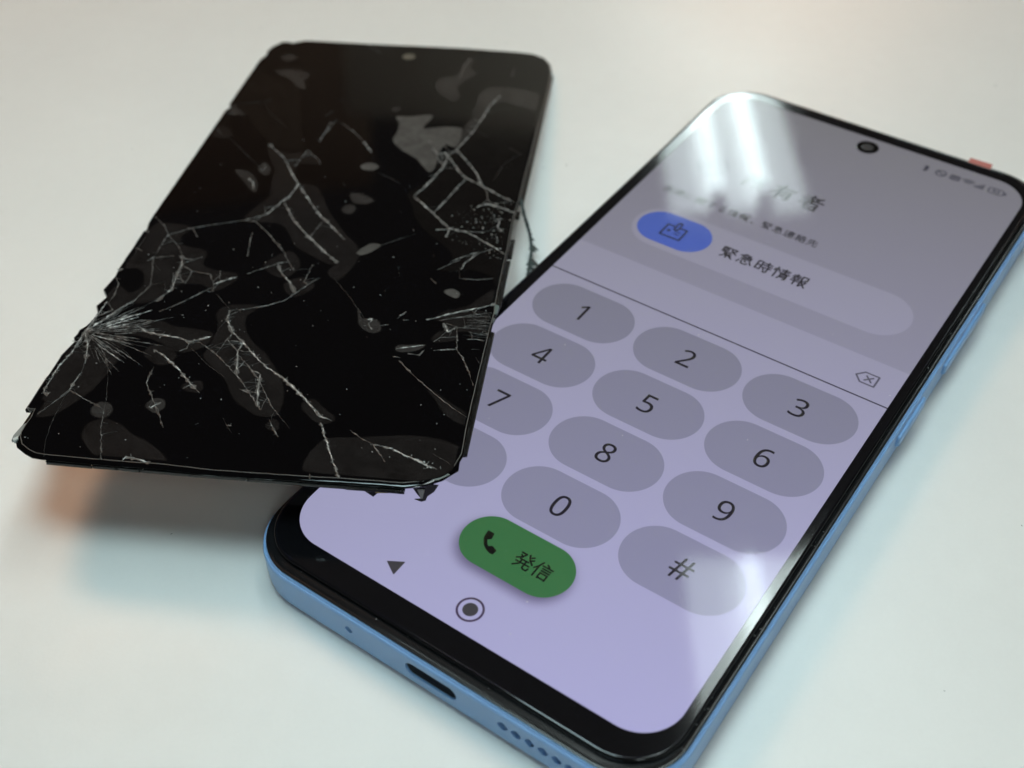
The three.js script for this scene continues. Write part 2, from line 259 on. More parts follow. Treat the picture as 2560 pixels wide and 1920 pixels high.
  part('gasket', rrect([[0.66, -0.95], [0.64, -0.72], [0.7, -0.64], [0.95, -0.6], [1.25, -0.66], [1.4, -0.82], [2.6, -0.84]], HW, HL, CR, 0, CY, false, false), black, ph);
  // glass: black printed body with rounded edge, the lit panel, its polariser and the clear cover
  const gx = -0.25, gy = -0.75, GW = 35.55, GL = 78.2, GR = 8.8, smear = grey(256, (u, v) => 0.24 + 0.07 * tiled(u, v, 5, 1) + 0.05 * tiled(u, v, 14, 2)); smear.repeat.set(1 / 70, 1 / 70);
  const gl = part('cover_glass', rrect([[0.5, -0.84], [0.12, -0.8], [0, -0.55], [0, -0.3], [0.05, -0.16], [0.16, -0.06], [0.34, -0.005], [0.42, -0.004], [0.46, -0.12]], GW, GL, GR, gx, gy), glassBlack, ph);
  const sheet = (hw, hl, r, cx, cy, z) => { const g = new THREE.ShapeGeometry(new THREE.Shape(ringPts(hw, hl, r, cx, cy, 20).map((p) => new THREE.Vector2(...p)))); g.translate(0, 0, z); return g; };
  const dg = sheet(AW / 2, AH / 2, 6.9, 0, 0, -0.11); { const a = dg.attributes.position, u = dg.attributes.uv; for (let i = 0; i < a.count; i++) u.setXY(i, a.getX(i) / AW + 0.5, a.getY(i) / AH + 0.5); }
  const tx = screenTexture();
  part('display', dg, std({ color: lin(0.004, 0.004, 0.005), roughness: 0.5, emissive: lin(1, 1, 1), emissiveMap: tx, emissiveIntensity: 4.0 }), ph);
  // polariser: absorbs more the more slantingly one looks through it, as an LCD's does
  const K = [0.8, 0.8, 1.35];
  const pol = rrect([[0, -0.09], [0, -0.04]], AW / 2 + 0.05, AH / 2 + 0.05, 6.95, 0, 0);
  part('polariser_film', pol, phys({ color: lin(1, 1, 1), transmission: 1, roughness: 0, ior: 1.0, thickness: 0.00005, attenuationColor: lin(...K.map((v) => Math.exp(-v))), attenuationDistance: 0.00005 }), ph);
  part('clear_cover', sheet(GW - 0.43, GL - 0.43, GR - 0.43, gx, gy, 0), phys({ color: lin(1, 1, 1), transmission: 1, roughness: 0.2, roughnessMap: smear, ior: 1.5, thickness: 0 }), gl);
  const cam = part('front_camera', rrect([[0.1, -0.032], [0, -0.03], [0, -0.024], [0.1, -0.02]], 2.35, 2.35, 2.34, 0, 70.7), std({ color: lin(0.002, 0.002, 0.002), roughness: 0.05 }), ph);
  part('lens', rrect([[0, -0.019], [0, -0.012], [0.25, -0.006]], 1.25, 1.25, 1.24, 0, 70.7), std({ color: lin(0.035, 0.035, 0.038), roughness: 0.2 }), cam);
  for (const [n, y0, y1] of [['volume_button', 18.9, 39.2], ['power_button', -1.9, 9.8]]) {
    const b = new RoundedBoxGeometry(1.3, y1 - y0, 2.5, 5, 0.55); b.translate(HW + 0.02, (y0 + y1) / 2, -3.75); part(n, b, blue, ph);
    const s = new RoundedBoxGeometry(0.5, y1 - y0 + 0.6, 3.1, 4, 0.24); s.translate(HW - 0.235, (y0 + y1) / 2, -3.75); part('button_slot', s, blue, ph);
  }
  { // salmon pull tab of the protective film, sticking out under the top edge
    const g = new RoundedBoxGeometry(4.7, 2.5, 0.16, 2, 0.07); g.rotateX(0.12); g.rotateZ(0.03); g.translate(21.6, 78.1, -0.42);
    const m = part('pull_tab', g, std({ color: lin(0.44, 0.13, 0.105), roughness: 0.6 }), ph); m.userData.label = 'salmon red film tab sticking out at the top edge';
  }
  // lint caught in the groove round the glass
  const lint = []; for (let i = 0; i < 34; i++) { const right = rnd() < 0.7, s = rr(0.05, 0.15), g = new THREE.TetrahedronGeometry(s); g.scale(1, rr(0.6, 2), 0.6); g.rotateZ(rr(0, 6)); if (right) g.translate(GW + gx + rr(0.02, 0.5), rr(-74, 40), -0.55); else g.translate(rr(-28, 30), gy - GL - rr(0.02, 0.5), -0.55); lint.push(g); }
  const lm = part('lint', mergeGeometries(lint), std({ color: lin(0.12, 0.12, 0.12), roughness: 0.8 }), ph); lm.userData.kind = 'stuff';
  const specks = []; for (let i = 0; i < 46; i++) { const g = new THREE.IcosahedronGeometry(rr(0.03, 0.09), 0); g.scale(rr(1, 2.4), 1, 0.5); g.rotateZ(rr(0, 3)); g.translate(rr(-31, 33), rr(-72, 66), 0.02); specks.push(g); }
  const sm = part('dust', mergeGeometries(specks), std({ color: lin(0.55, 0.55, 0.57), roughness: 0.8 }), ph); sm.userData.kind = 'stuff';
}

// ---------- the broken screen ----------
// outline, air-gap patches [grade, x, y, ...] and cracks [grade, x, y, ...] in mm on the glass
const TR = {"outline":[[-30.2,76.5],[-31.0,77.1],[-32.8,77.0],[-34.5,73.9],[-35.0,71.2],[-34.6,68.8],[-35.4,65.7],[-35.5,41.3],[-34.8,39.9],[-35.4,38.0],[-35.5,18.5],[-35.6,-8.3],[-35.5,-11.3],[-35.0,-13.8],[-35.4,-14.4],[-35.3,-20.9],[-35.3,-27.1],[-35.0,-30.0],[-35.5,-34.5],[-34.0,-36.7],[-34.8,-39.5],[-33.8,-41.4],[-33.7,-43.4],[-34.2,-45.6],[-34.9,-46.9],[-34.8,-48.0],[-35.0,-49.1],[-34.4,-50.2],[-35.1,-54.0],[-35.0,-59.5],[-35.1,-60.2],[-35.0,-67.7],[-34.5,-68.1],[-33.6,-68.0],[-33.3,-70.2],[-33.4,-71.6],[-33.3,-73.7],[-33.0,-74.7],[-32.0,-76.3],[-30.4,-77.4],[-29.1,-78.0],[-27.7,-78.2],[-23.1,-78.3],[-15.5,-78.3],[-9.5,-78.2],[-0.3,-78.6],[13.8,-78.3],[18.1,-78.1],[27.8,-78.0],[30.6,-77.3],[32.9,-75.8],[34.7,-73.7],[35.4,-70.7],[35.2,-63.6],[35.2,-54.5],[35.3,-42.6],[35.3,-39.3],[35.5,-33.2],[35.3,-30.1],[35.2,-22.7],[34.9,-15.4],[35.2,-16.9],[35.2,-12.6],[35.1,-9.3],[35.0,-1.2],[35.1,2.7],[35.3,5.6],[35.3,16.3],[35.5,24.2],[35.6,31.5],[35.7,39.9],[36.1,48.6],[36.1,58.6],[36.0,66.6],[35.2,71.5],[33.5,74.8],[30.8,76.7],[26.4,77.5],[11.8,78.3],[-11.0,78.2],[-27.1,78.5],[-28.7,77.6]],"patches":[[2,-32.7,-69.7,-33.3,-66.1,-33.6,-63.2,-34.5,-57.1,-34.0,-51.0,-33.0,-48.4,-29.0,-48.2,-25.3,-48.4,-25.4,-50.9,-25.3,-54.9,-25.9,-59.7,-26.8,-63.5,-28.5,-66.7,-29.9,-69.0],[2,-33.7,-46.8,-29.2,-45.0,-22.3,-42.5,-19.2,-43.9,-13.2,-44.6,-11.6,-45.5,-11.7,-47.8,-12.6,-49.5,-15.7,-50.9,-19.8,-48.6,-25.0,-47.1,-29.3,-47.4],[2,-12.8,-39.3,-12.0,-37.0,-9.6,-36.3,-6.1,-36.4,-7.4,-39.2,-7.1,-41.8,-4.8,-46.2,-1.0,-49.9,1.1,-52.8,3.9,-57.5,5.1,-62.2,4.8,-65.2,2.6,-65.6,-0.5,-64.0,-3.5,-61.0,-5.6,-57.5,-8.8,-54.3,-11.3,-51.4,-11.2,-49.4,-11.2,-45.2,-11.5,-42.7],[2,-23.6,-73.2,-23.6,-70.4,-21.7,-69.2,-18.7,-70.2,-15.8,-72.3,-12.0,-74.3,-9.3,-76.6,-8.6,-78.0,-14.0,-78.1,-18.6,-78.2,-21.2,-76.3],[3,-24.7,-66.6,-24.0,-65.3,-22.1,-65.6,-21.2,-67.3,-21.8,-68.8,-23.6,-68.6],[3,-16.2,-65.3,-15.7,-63.4,-14.0,-63.6,-13.3,-65.4,-14.3,-66.7],[2,-21.6,-51.3,-20.8,-49.6,-17.5,-50.0,-16.0,-51.9,-16.2,-53.9,-17.6,-54.7,-20.1,-53.6],[2,-12.1,-60.0,-11.4,-58.5,-9.5,-58.3,-8.8,-60.4,-10.0,-61.1],[2,4.1,-67.7,4.7,-66.2,5.8,-66.8,6.0,-68.5,4.6,-68.5],[2,-33.4,-32.9,-30.4,-34.9,-29.0,-32.9,-30.0,-28.7,-32.0,-27.0,-34.4,-27.2,-34.9,-23.8,-34.5,-16.6,-29.9,-17.2,-25.1,-18.7,-20.9,-20.3,-20.4,-24.3,-17.3,-26.1,-13.3,-26.7,-12.6,-28.1,-15.1,-32.3,-18.6,-30.8,-22.7,-31.5,-23.9,-35.1,-26.7,-37.7,-29.6,-38.5,-31.3,-42.2,-32.4,-43.6,-32.2,-40.1,-33.9,-37.1],[2,-8.9,-23.0,-7.7,-20.4,-5.5,-18.2,-2.7,-21.4,-2.6,-24.8,-4.2,-26.9,-7.0,-25.8],[2,-3.5,-28.7,-0.5,-26.5,1.9,-28.6,0.8,-31.6,-0.8,-32.6,-2.5,-31.4],[3,-36.0,43.7,-33.9,46.0,-28.0,43.3,-26.4,40.3,-27.2,39.4,-31.7,36.2,-34.9,38.2],[2,-35.0,29.3,-33.5,30.2,-30.8,27.5,-30.9,25.3,-34.3,25.7],[3,-24.9,11.5,-22.0,10.8,-19.2,7.1,-18.3,2.8,-21.3,6.3],[3,-20.4,12.3,-19.9,15.1,-17.8,12.6,-18.1,9.9],[2,-20.8,22.0,-16.1,19.6,-12.6,20.7,-8.1,16.3,-12.5,15.2,-12.3,11.8,-10.1,7.5,-6.6,6.5,-1.9,-2.3,3.3,-10.6,7.3,-16.4,4.0,-21.6,-1.1,-18.9,-4.9,-16.0,-7.2,-11.7,-10.0,-8.6,-14.7,-8.5,-17.3,-8.2,-16.5,-3.3,-14.9,1.2,-15.9,6.8,-16.9,12.7,-19.1,17.2],[2,-33.1,-11.0,-26.4,-12.1,-27.5,-14.5,-27.4,-17.3,-26.1,-23.7,-34.4,-22.4,-34.1,-11.7],[1,-37.6,62.0,-32.2,58.1,-23.0,52.1,-18.9,41.0,-14.4,26.3,-12.9,22.1,-16.4,21.0,-21.1,24.1,-29.3,35.2,-35.6,44.2],[4,3.7,39.4,6.6,39.7,11.7,41.0,10.8,34.5,15.2,35.6,19.1,35.3,20.3,29.9,19.2,26.5,16.8,27.6,16.1,20.9,16.2,16.5,15.5,15.2,11.8,20.5,7.5,24.6,5.2,28.4,5.4,32.5,4.9,36.7],[3,19.6,34.0,20.9,40.5,22.5,43.5,23.5,40.7,21.9,34.2,20.9,28.0,19.6,25.2,19.9,29.9],[3,9.7,58.3,10.7,60.8,13.6,61.9,14.7,68.6,15.8,73.0,16.6,72.2,16.3,67.1,18.2,64.0,16.0,59.7,14.9,55.6,16.2,51.9,15.4,48.8,13.0,50.8,11.1,52.9],[3,20.8,53.1,23.3,57.3,34.9,53.8,35.1,48.5,34.4,46.2,26.3,49.9,24.6,47.4,22.4,43.9,20.6,42.6,20.9,47.8],[1,23.1,41.4,26.9,44.7,34.1,45.5,35.1,24.9,35.4,4.7,34.7,-4.8,34.6,-17.2,26.3,-18.1,24.6,-14.3,19.0,-8.1,15.8,-3.0,14.3,1.9,12.8,5.3,13.8,7.7,16.7,11.6,16.7,19.7,18.3,23.1,20.0,25.6,21.9,33.9],[4,0.8,16.2,2.4,17.6,4.5,16.2,3.6,14.6,1.5,14.7],[3,1.3,4.6,3.8,4.3,6.3,2.2,5.4,1.0,2.7,1.0],[3,0.8,-1.2,2.0,0.1,3.4,-0.9,2.8,-3.2,1.4,-2.8],[3,1.9,43.3,2.7,44.1,3.8,43.8,3.9,42.5,2.9,41.9],[3,-30.7,68.3,-29.2,69.8,-26.9,67.9,-28.5,65.6],[3,-29.8,60.0,-26.2,61.2,-21.4,59.2,-21.8,55.1,-20.4,51.3,-22.3,51.9,-25.0,55.6],[4,7.7,-16.1,9.4,-13.8,11.1,-13.9,9.5,-16.9,7.3,-18.1],[2,12.5,-77.1,12.3,-74.6,13.1,-71.5,14.4,-69.7,18.6,-69.0,22.6,-68.2,27.0,-67.6,31.1,-67.8,33.5,-68.6,35.3,-69.7,35.1,-72.7,33.9,-75.2,30.9,-77.0,27.8,-77.7,20.2,-77.9,15.8,-77.9],[2,8.3,-61.9,9.7,-60.6,12.3,-62.9,14.1,-64.5,14.2,-65.5,12.7,-66.4,10.3,-64.9],[3,11.5,-34.9,12.9,-37.9,14.7,-37.7,16.3,-39.2,16.5,-41.4,15.0,-41.7,13.2,-40.4,12.2,-38.0],[4,25.9,-27.9,27.1,-27.1,28.4,-28.1,28.2,-29.7,26.9,-29.2],[1,23.4,-21.1,27.1,-17.2,29.5,-14.9,34.9,-15.4,34.7,-25.1,33.9,-22.8,31.7,-21.1,28.9,-20.5,26.1,-21.2],[2,34.6,-26.5,35.0,-30.1,32.8,-32.2,28.9,-33.9,25.2,-36.5,27.1,-34.1,30.5,-32.2,32.8,-28.6],[2,25.2,-36.5,34.9,-33.7,35.2,-39.3,30.1,-39.9,30.2,-42.0,26.6,-43.2,26.0,-42.4,26.9,-40.2,28.9,-40.0,27.5,-37.6],[2,27.6,-55.7,29.8,-57.3,32.5,-59.6,34.8,-61.5,35.1,-62.9,34.9,-64.0,33.0,-63.1,31.2,-61.5,29.6,-58.8],[3,20.5,-45.1,21.9,-44.7,25.1,-44.2,24.3,-45.5,21.8,-46.6,20.6,-46.3],[2,3.4,-24.2,4.6,-21.1,5.1,-18.6,7.7,-17.8,5.9,-26.8,5.0,-26.4]],"cracks":[[3,-33.8,-47.2,-32.2,-44.1,-30.4,-39.9,-28.5,-37.0],[3,-33.8,-47.2,-32.3,-50.0,-31.1,-53.1,-30.3,-55.7],[3,-33.8,-47.2,-33.7,-53.0,-34.3,-57.5,-34.2,-61.3,-34.0,-64.0],[3,-33.8,-47.2,-33.7,-45.5,-33.5,-40.7,-33.5,-38.0],[3,-25.2,-44.6,-23.3,-46.1,-20.3,-46.6,-17.0,-47.1,-14.9,-48.1],[3,-14.9,-48.1,-12.6,-46.6,-11.7,-46.1],[3,-10.8,-38.2,-10.6,-40.8,-8.4,-44.5,-5.8,-47.1,-2.8,-50.5,0.0,-53.3,3.7,-56.0,8.3,-60.4,12.0,-64.5],[3,-5.8,-47.1,-6.0,-49.6,-5.1,-52.7,-4.2,-56.1],[3,-0.4,-55.3,0.1,-58.3,1.1,-62.3,1.5,-63.4],[3,-20.3,-50.8,-18.1,-52.1,-14.1,-55.7,-10.9,-59.2,-8.8,-61.2],[3,-30.1,-62.8,-30.0,-58.6],[3,-15.3,-78.3,-15.0,-77.4,-12.8,-77.7,-11.0,-78.3],[3,-15.4,-65.8,-14.9,-65.0,-14.2,-64.2],[3,-25.2,-21.8,-24.2,-24.7,-24.0,-27.6,-23.3,-32.8,-24.8,-37.0],[3,-16.3,-30.6,-14.5,-29.0,-12.7,-27.8],[3,-6.6,-22.3,-5.3,-25.1,-2.8,-28.2,-0.8,-31.7],[3,-34.0,-64.0,-32.9,-64.3],[3,-34.6,-27.5,-35.2,-28.1],[2,-33.8,-47.2,-30.0,-44.2,-24.8,-42.8,-22.7,-42.8],[2,-33.8,-47.2,-28.3,-45.4,-25.2,-44.6,-22.7,-42.8],[2,-33.8,-47.2,-29.3,-51.3,-27.4,-54.0,-25.9,-57.0],[2,-33.8,-47.2,-27.8,-47.9,-25.8,-48.5],[2,-33.8,-47.2,-33.7,-42.9,-31.5,-40.5,-33.1,-38.4],[2,-14.9,-48.1,-14.8,-49.8,-15.8,-50.7],[2,-14.9,-48.1,-13.2,-47.9,-9.4,-50.8,-6.9,-53.3,-4.1,-56.1,-1.0,-60.0,1.0,-62.7,2.2,-64.2],[2,-10.8,-38.2,-8.2,-37.5,-4.7,-36.0,-2.2,-34.2,-0.8,-31.7,1.0,-28.3,2.4,-26.2],[2,-8.4,-44.5,-8.8,-46.6,-9.4,-50.8],[2,-8.8,-46.6,-6.0,-49.6],[2,-5.8,-50.4,-2.8,-53.6,-0.2,-56.9,2.0,-60.4,3.4,-62.8,5.6,-65.4],[2,-2.8,-59.4,-0.9,-60.3],[2,4.2,-66.3,5.1,-67.9,6.7,-70.2],[2,-10.9,-59.2,-11.9,-60.4],[2,-18.6,-55.4,-18.3,-59.6,-14.9,-65.0,-11.7,-70.1],[2,-30.1,-62.8,-31.3,-66.2,-32.6,-69.3],[2,-30.1,-62.8,-26.3,-65.0,-22.6,-66.9],[2,-22.6,-66.9,-21.5,-70.9,-20.1,-74.5,-18.6,-78.3],[2,-2.2,-68.4,-1.2,-68.5],[2,-7.0,-68.8,-6.6,-68.5],[2,-30.3,-23.3,-29.0,-27.2,-27.6,-32.3,-28.2,-35.1,-29.1,-38.4],[2,-24.2,-24.7,-21.2,-21.9],[2,-24.0,-25.2,-21.5,-26.8,-21.5,-30.9],[2,-21.5,-26.8,-18.0,-27.4,-16.3,-30.6,-15.7,-32.9],[2,-16.4,-26.1,-15.7,-28.9],[2,-24.8,-27.7,-23.6,-31.4],[2,-23.6,-28.0,-21.9,-30.7],[2,-16.2,-31.5,-18.8,-35.0,-21.2,-38.0,-23.2,-40.0],[2,-35.0,-30.2,-33.5,-32.4,-32.9,-36.1,-33.1,-38.4],[2,-31.0,-24.4,-30.3,-23.3,-26.7,-22.2],[2,-11.2,-26.5,-6.5,-22.5,-4.3,-21.6],[2,-5.9,-19.7,-3.0,-24.4],[2,-0.0,-22.1,-0.2,-27.9,0.8,-28.7],[2,-33.8,-47.2,-33.4,-50.1,-33.9,-53.9],[2,-21.1,-72.4,-20.3,-73.2],[1,-25.9,-57.0,-23.3,-63.9,-22.6,-66.9],[1,-33.8,-47.2,-31.2,-45.2,-27.6,-43.6],[1,-33.8,-47.2,-28.8,-49.2,-26.1,-51.0],[1,-14.5,-49.3,-10.4,-53.3,-6.1,-56.7],[1,-10.6,-40.8,-11.2,-44.4],[1,5.6,-65.4,7.9,-68.0],[1,-25.5,-51.3,-23.5,-53.1],[1,-30.1,-62.8,-30.0,-66.5,-29.6,-70.7,-28.8,-74.8,-27.5,-78.7],[1,-20.7,-72.9,-18.5,-71.8],[1,-27.6,-32.3,-25.4,-30.9],[1,-25.3,-31.1,-24.3,-33.8],[1,-23.3,-32.8,-25.3,-37.1,-28.1,-41.0],[1,-30.3,-23.3,-28.9,-25.7,-27.4,-27.5],[1,-15.1,-33.2,-12.1,-36.6,-10.8,-38.2],[1,-3.2,-66.8,-0.8,-70.0],[1,-29.9,-58.6,-30.8,-53.9],[3,-21.2,23.4,-16.2,17.5,-12.8,11.1,-10.3,6.8,-10.9,1.6,-11.9,-0.3,-13.4,-5.4,-17.3,-8.2],[3,-9.8,6.2,-6.5,0.8,-2.8,-4.8,0.1,-8.1,3.8,-12.8],[3,-11.1,-0.9,-7.6,-7.1,-2.9,-13.0,1.2,-17.6,4.5,-21.0],[3,-35.3,-14.4,-34.3,-14.6],[3,-21.2,8.2,-19.7,6.4,-19.0,4.0],[2,-12.1,21.5,-12.7,17.2,-13.0,14.4],[2,-12.1,21.5,-8.7,17.6,-7.9,15.7],[2,-1.9,-7.1,-2.9,-13.0],[2,-14.8,-2.5,-13.9,-4.8,-14.9,-7.9],[2,-17.3,-8.2,-14.7,-8.5,-11.4,-12.2,-8.6,-15.8,-5.8,-19.4],[2,-9.3,-15.3,-7.5,-16.3],[2,-17.3,-8.2,-22.0,-10.1,-26.4,-12.1,-30.3,-15.3,-30.3,-20.4,-30.2,-22.3],[2,-35.1,-8.8,-32.0,-12.1,-30.1,-15.3,-26.9,-18.9,-25.3,-21.8],[2,-26.4,-12.1,-24.4,-15.3],[2,-34.9,-20.3,-33.1,-21.2],[2,-19.9,11.7,-19.1,12.4,-19.4,14.5],[2,-10.8,25.9,-10.0,31.1,-9.2,36.5],[2,-34.5,37.0,-32.5,36.5],[2,-34.4,28.6,-32.7,26.6],[2,-12.9,-20.7,-14.4,-12.5],[1,-34.3,-16.3,-34.3,-22.8],[1,-35.0,41.0,-28.0,43.3,-26.3,45.1],[1,-30.5,25.3,-19.3,11.8],[1,-28.0,43.3,-25.6,38.8,-19.1,30.9],[3,25.6,52.8,23.9,47.4,23.1,41.4,22.1,34.9,20.7,29.3,19.4,25.2,18.3,22.5],[3,18.3,22.5,17.9,17.3,16.8,12.9,15.5,8.5,14.1,4.8],[3,19.7,25.2,23.1,19.7,25.6,15.0,27.1,10.9],[3,18.3,22.5,21.4,16.4,23.4,13.5,25.4,11.9,28.8,9.3,31.8,6.7,34.7,4.7],[3,23.5,12.9,22.2,9.2,20.9,4.4,19.4,-0.4,19.0,-1.5],[3,14.1,4.8,16.3,2.2,19.3,-1.5,21.6,-4.6,23.3,-6.5],[3,20.6,-7.4,23.3,-6.8,24.1,-5.9],[3,23.3,-6.8,23.0,-9.8],[3,23.3,-6.8,26.5,-7.3,30.0,-10.1,32.8,-12.4,34.7,-14.2],[3,27.4,2.2,29.3,3.5,31.7,2.6,35.1,0.8],[3,31.8,-2.4,32.6,-1.7,32.4,-5.0,33.5,-6.5],[3,-1.2,27.1,1.8,22.0],[3,14.4,25.3,16.0,22.9,17.5,23.7,18.5,21.2],[2,27.1,10.9,28.6,8.1,29.1,5.2,27.4,2.2],[2,26.5,-7.3,28.8,-7.3,30.7,-6.8],[2,29.3,3.5,32.1,4.4,34.3,5.2],[2,12.7,29.2,15.4,24.8],[2,15.6,23.5,16.5,20.3,18.1,18.0],[2,-10.3,35.1,-10.5,25.4],[2,-7.5,34.7,-4.0,30.9,-1.2,27.1],[2,28.4,-17.9,30.1,-14.7,32.6,-12.9],[2,25.2,-18.2,27.8,-15.9,30.1,-14.2],[2,27.1,68.2,27.0,63.3],[2,15.6,72.1,14.8,67.8,14.6,60.4],[2,-10.8,77.4,-6.5,72.5],[2,16.5,27.5,18.8,23.2],[2,16.1,24.2,17.3,21.1,16.1,19.0],[1,22.1,34.9,26.0,31.9],[1,29.2,12.9,30.2,19.2,32.1,23.2,33.8,25.4],[1,30.7,27.7,33.8,24.7],[1,5.1,13.5,10.4,9.8],[1,8.1,-16.5,11.2,-14.2,14.5,-11.2,17.0,-9.3],[1,16.2,72.6,22.9,76.8],[1,-11.7,46.8,-9.4,45.5],[1,-1.4,8.5,-0.6,7.4],[1,-12.2,37.8,-11.0,40.8],[3,13.8,-38.2,14.7,-37.7,14.3,-39.5,15.2,-40.9],[3,24.0,-36.9,25.2,-36.5,27.3,-35.0,30.6,-33.3,33.3,-32.1,35.4,-30.8],[3,27.2,-37.6,28.4,-40.1,29.5,-38.7],[3,20.4,-45.9,22.0,-45.3,25.1,-44.2],[3,6.2,-58.4,8.8,-61.1,10.5,-63.1,11.8,-64.6,14.1,-65.4],[3,12.4,-66.1,13.9,-69.4,15.7,-73.2,18.1,-78.1],[3,21.6,-70.1,24.9,-70.9,26.7,-72.0,28.6,-72.8,30.4,-73.9,32.3,-74.6],[3,27.6,-20.6,28.1,-18.1,29.4,-16.0],[3,29.3,-73.0,30.9,-74.1,30.5,-74.8],[2,16.4,-39.6,17.8,-39.1],[2,18.9,-37.2,20.1,-34.9],[2,20.0,-37.5,21.0,-37.4],[2,26.3,-36.9,35.0,-33.5],[2,27.7,-37.6,29.9,-38.6,34.9,-38.5],[2,29.6,-38.2,30.2,-41.5,30.6,-44.8,32.0,-47.1,33.5,-50.5,34.8,-54.1],[2,31.9,-41.8,33.6,-41.6,34.9,-41.9],[2,26.4,-43.2,27.2,-41.9,30.0,-41.4],[2,22.6,-46.9,24.6,-47.1,25.3,-45.4],[2,20.3,-48.0,21.6,-48.2],[2,26.8,-45.6,30.5,-44.8],[2,21.5,-49.0,24.0,-51.9,27.0,-55.0,30.7,-58.7,33.9,-61.4,35.0,-62.2],[2,17.3,-67.3,19.6,-69.1,21.6,-70.2,23.2,-72.4,24.3,-73.9],[2,13.6,-77.8,13.9,-78.9],[2,27.8,-23.5,31.0,-23.6,33.9,-22.8],[2,23.4,-21.1,25.2,-19.1,27.1,-17.2],[2,22.5,-24.0,23.9,-25.8],[2,32.0,-35.8,35.2,-36.8],[2,29.9,-35.6,34.9,-34.6],[2,31.8,-39.7,34.9,-40.2],[1,4.9,-25.9,6.5,-28.1,8.8,-31.1,11.6,-35.4,13.8,-38.6],[1,31.0,-71.2,32.8,-72.3,34.3,-73.4],[1,27.4,-20.6,27.8,-23.5],[1,33.1,-44.5,34.5,-44.4],[1,34.1,-46.5,35.1,-48.3]]};
const STRIP = [[-49.7, 13.9, 0.6], [-48.1, 12.4, -1.2], [-46.4, 11.4, -3.4], [-45.2, 10.6, -5.4], [-43.9, 9, -6.8], [-42.4, 6.1, -7.8], [-40.3, 2.1, -8.4]];
{
  const bs = thing('broken_screen', 'black shattered phone screen assembly propped on the corner of the lit phone', 'broken screen');
  const a = Math.atan2(0.47262, 0.88124), tilt = Math.asin(0.1083);
  const ex = [Math.cos(a), Math.sin(a), 0], ey = [-Math.sin(a) * Math.cos(tilt), Math.cos(a) * Math.cos(tilt), -Math.sin(tilt)];
  const vx = D(...ex), vy = D(...ey), vz = new THREE.Vector3().crossVectors(vx, vy);
  bs.quaternion.setFromRotationMatrix(new THREE.Matrix4().makeBasis(vx, vz, vy.clone().negate()));
  bs.position.copy(W(-78.448, -8.232, 1.289));
  const T = 1.32;   // thickness of the whole stack
  const gloss = phys({ color: lin(0.001, 0.001, 0.0014), roughness: 0.05, ior: 1.5 });
  // glass plate with its bevelled, chipped rim
  let o = TR.outline.filter((p, i) => !(Math.abs(p[0] - 34.9) < 0.01 && Math.abs(p[1] + 15.4) < 0.01));
  const area = o.reduce((s, p, i) => { const q = o[(i + 1) % o.length]; return s + p[0] * q[1] - q[0] * p[1]; }, 0); if (area < 0) o.reverse();
  const dense = []; o.forEach((p, i) => { const q = o[(i + 1) % o.length], d = Math.hypot(q[0] - p[0], q[1] - p[1]), n = Math.max(1, Math.round(d / 1.6)); for (let k = 0; k < n; k++) { const t = k / n, j = k ? rr(-0.035, 0.035) : 0; dense.push([p[0] + (q[0] - p[0]) * t + j, p[1] + (q[1] - p[1]) * t + j]); } });
  const off = (pts, d) => pts.map((p, i) => { const q = pts[(i + pts.length - 1) % pts.length], r = pts[(i + 1) % pts.length]; let nx = r[1] - q[1], ny = q[0] - r[0]; const l = Math.hypot(nx, ny) || 1; return [p[0] + nx / l * d, p[1] + ny / l * d]; });
  const grow = dense.map((p, i) => { const q = dense[(i + dense.length - 1) % dense.length], t = dense[(i + 1) % dense.length], l = Math.hypot(t[0] - q[0], t[1] - q[1]) || 1, nx = (t[1] - q[1]) / l, ny = (q[0] - t[0]) / l; return ny < -0.3 && p[1] < -70 ? 2.4 : nx > 0.5 ? 1 : 0.35; });   // the rim is widest along the near edge
  const off2 = (d) => { const far = off(dense, 1); return dense.map((p, i) => { const k = d > 0.05 ? d * grow[i] : d; return [p[0] + (far[i][0] - p[0]) * k, p[1] + (far[i][1] - p[1]) * k]; }); };
  const lvl = (d, z, jit = 0) => off2(d).map(([x, y]) => [x + rr(-jit, jit), y + rr(-jit, jit), z + rr(-jit, jit) * 0.5]);
  const glass = part('cover_glass', skin([lvl(0.1, -0.62, 0.05), lvl(0.34, -0.5, 0.06), lvl(0.36, -0.3, 0.04), lvl(0.2, -0.1, 0.02), lvl(0.02, -0.012), lvl(0, 0)].map((r) => r), true, true, true), gloss, bs);
  part('glass_edge_line', (() => { const w = 0.07; return skin([lvl(0.05, -0.03), lvl(0.05, 0.012), lvl(-w, 0.014), lvl(-w - 0.01, -0.02)], false, false); })(), std({ color: lin(0.075, 0.075, 0.072), roughness: 0.4 }), glass);
  // display stack under the glass
  const lcdMat = phys({ color: lin(0.0035, 0.0035, 0.0035), roughness: 0.22 });
  part('display_panel', rrect([[0.3, -T], [0, -T + 0.12], [0, -0.62]], 34.6, 77.7, 6.5, 0.3, 0), lcdMat, bs);
  part('copper_foil', rrect([[0, -T - 0.06], [0, -T + 0.02]], 16, 66, 1.5, -14, -4), std({ color: lin(0.55, 0.27, 0.15), roughness: 0.5 }), bs);
  part('backlight_tray', rrect([[0, -T - 0.05], [0, -T + 0.02]], 13, 66, 1.5, 17, -4), std({ color: lin(0.2, 0.2, 0.2), roughness: 0.5 }), bs);
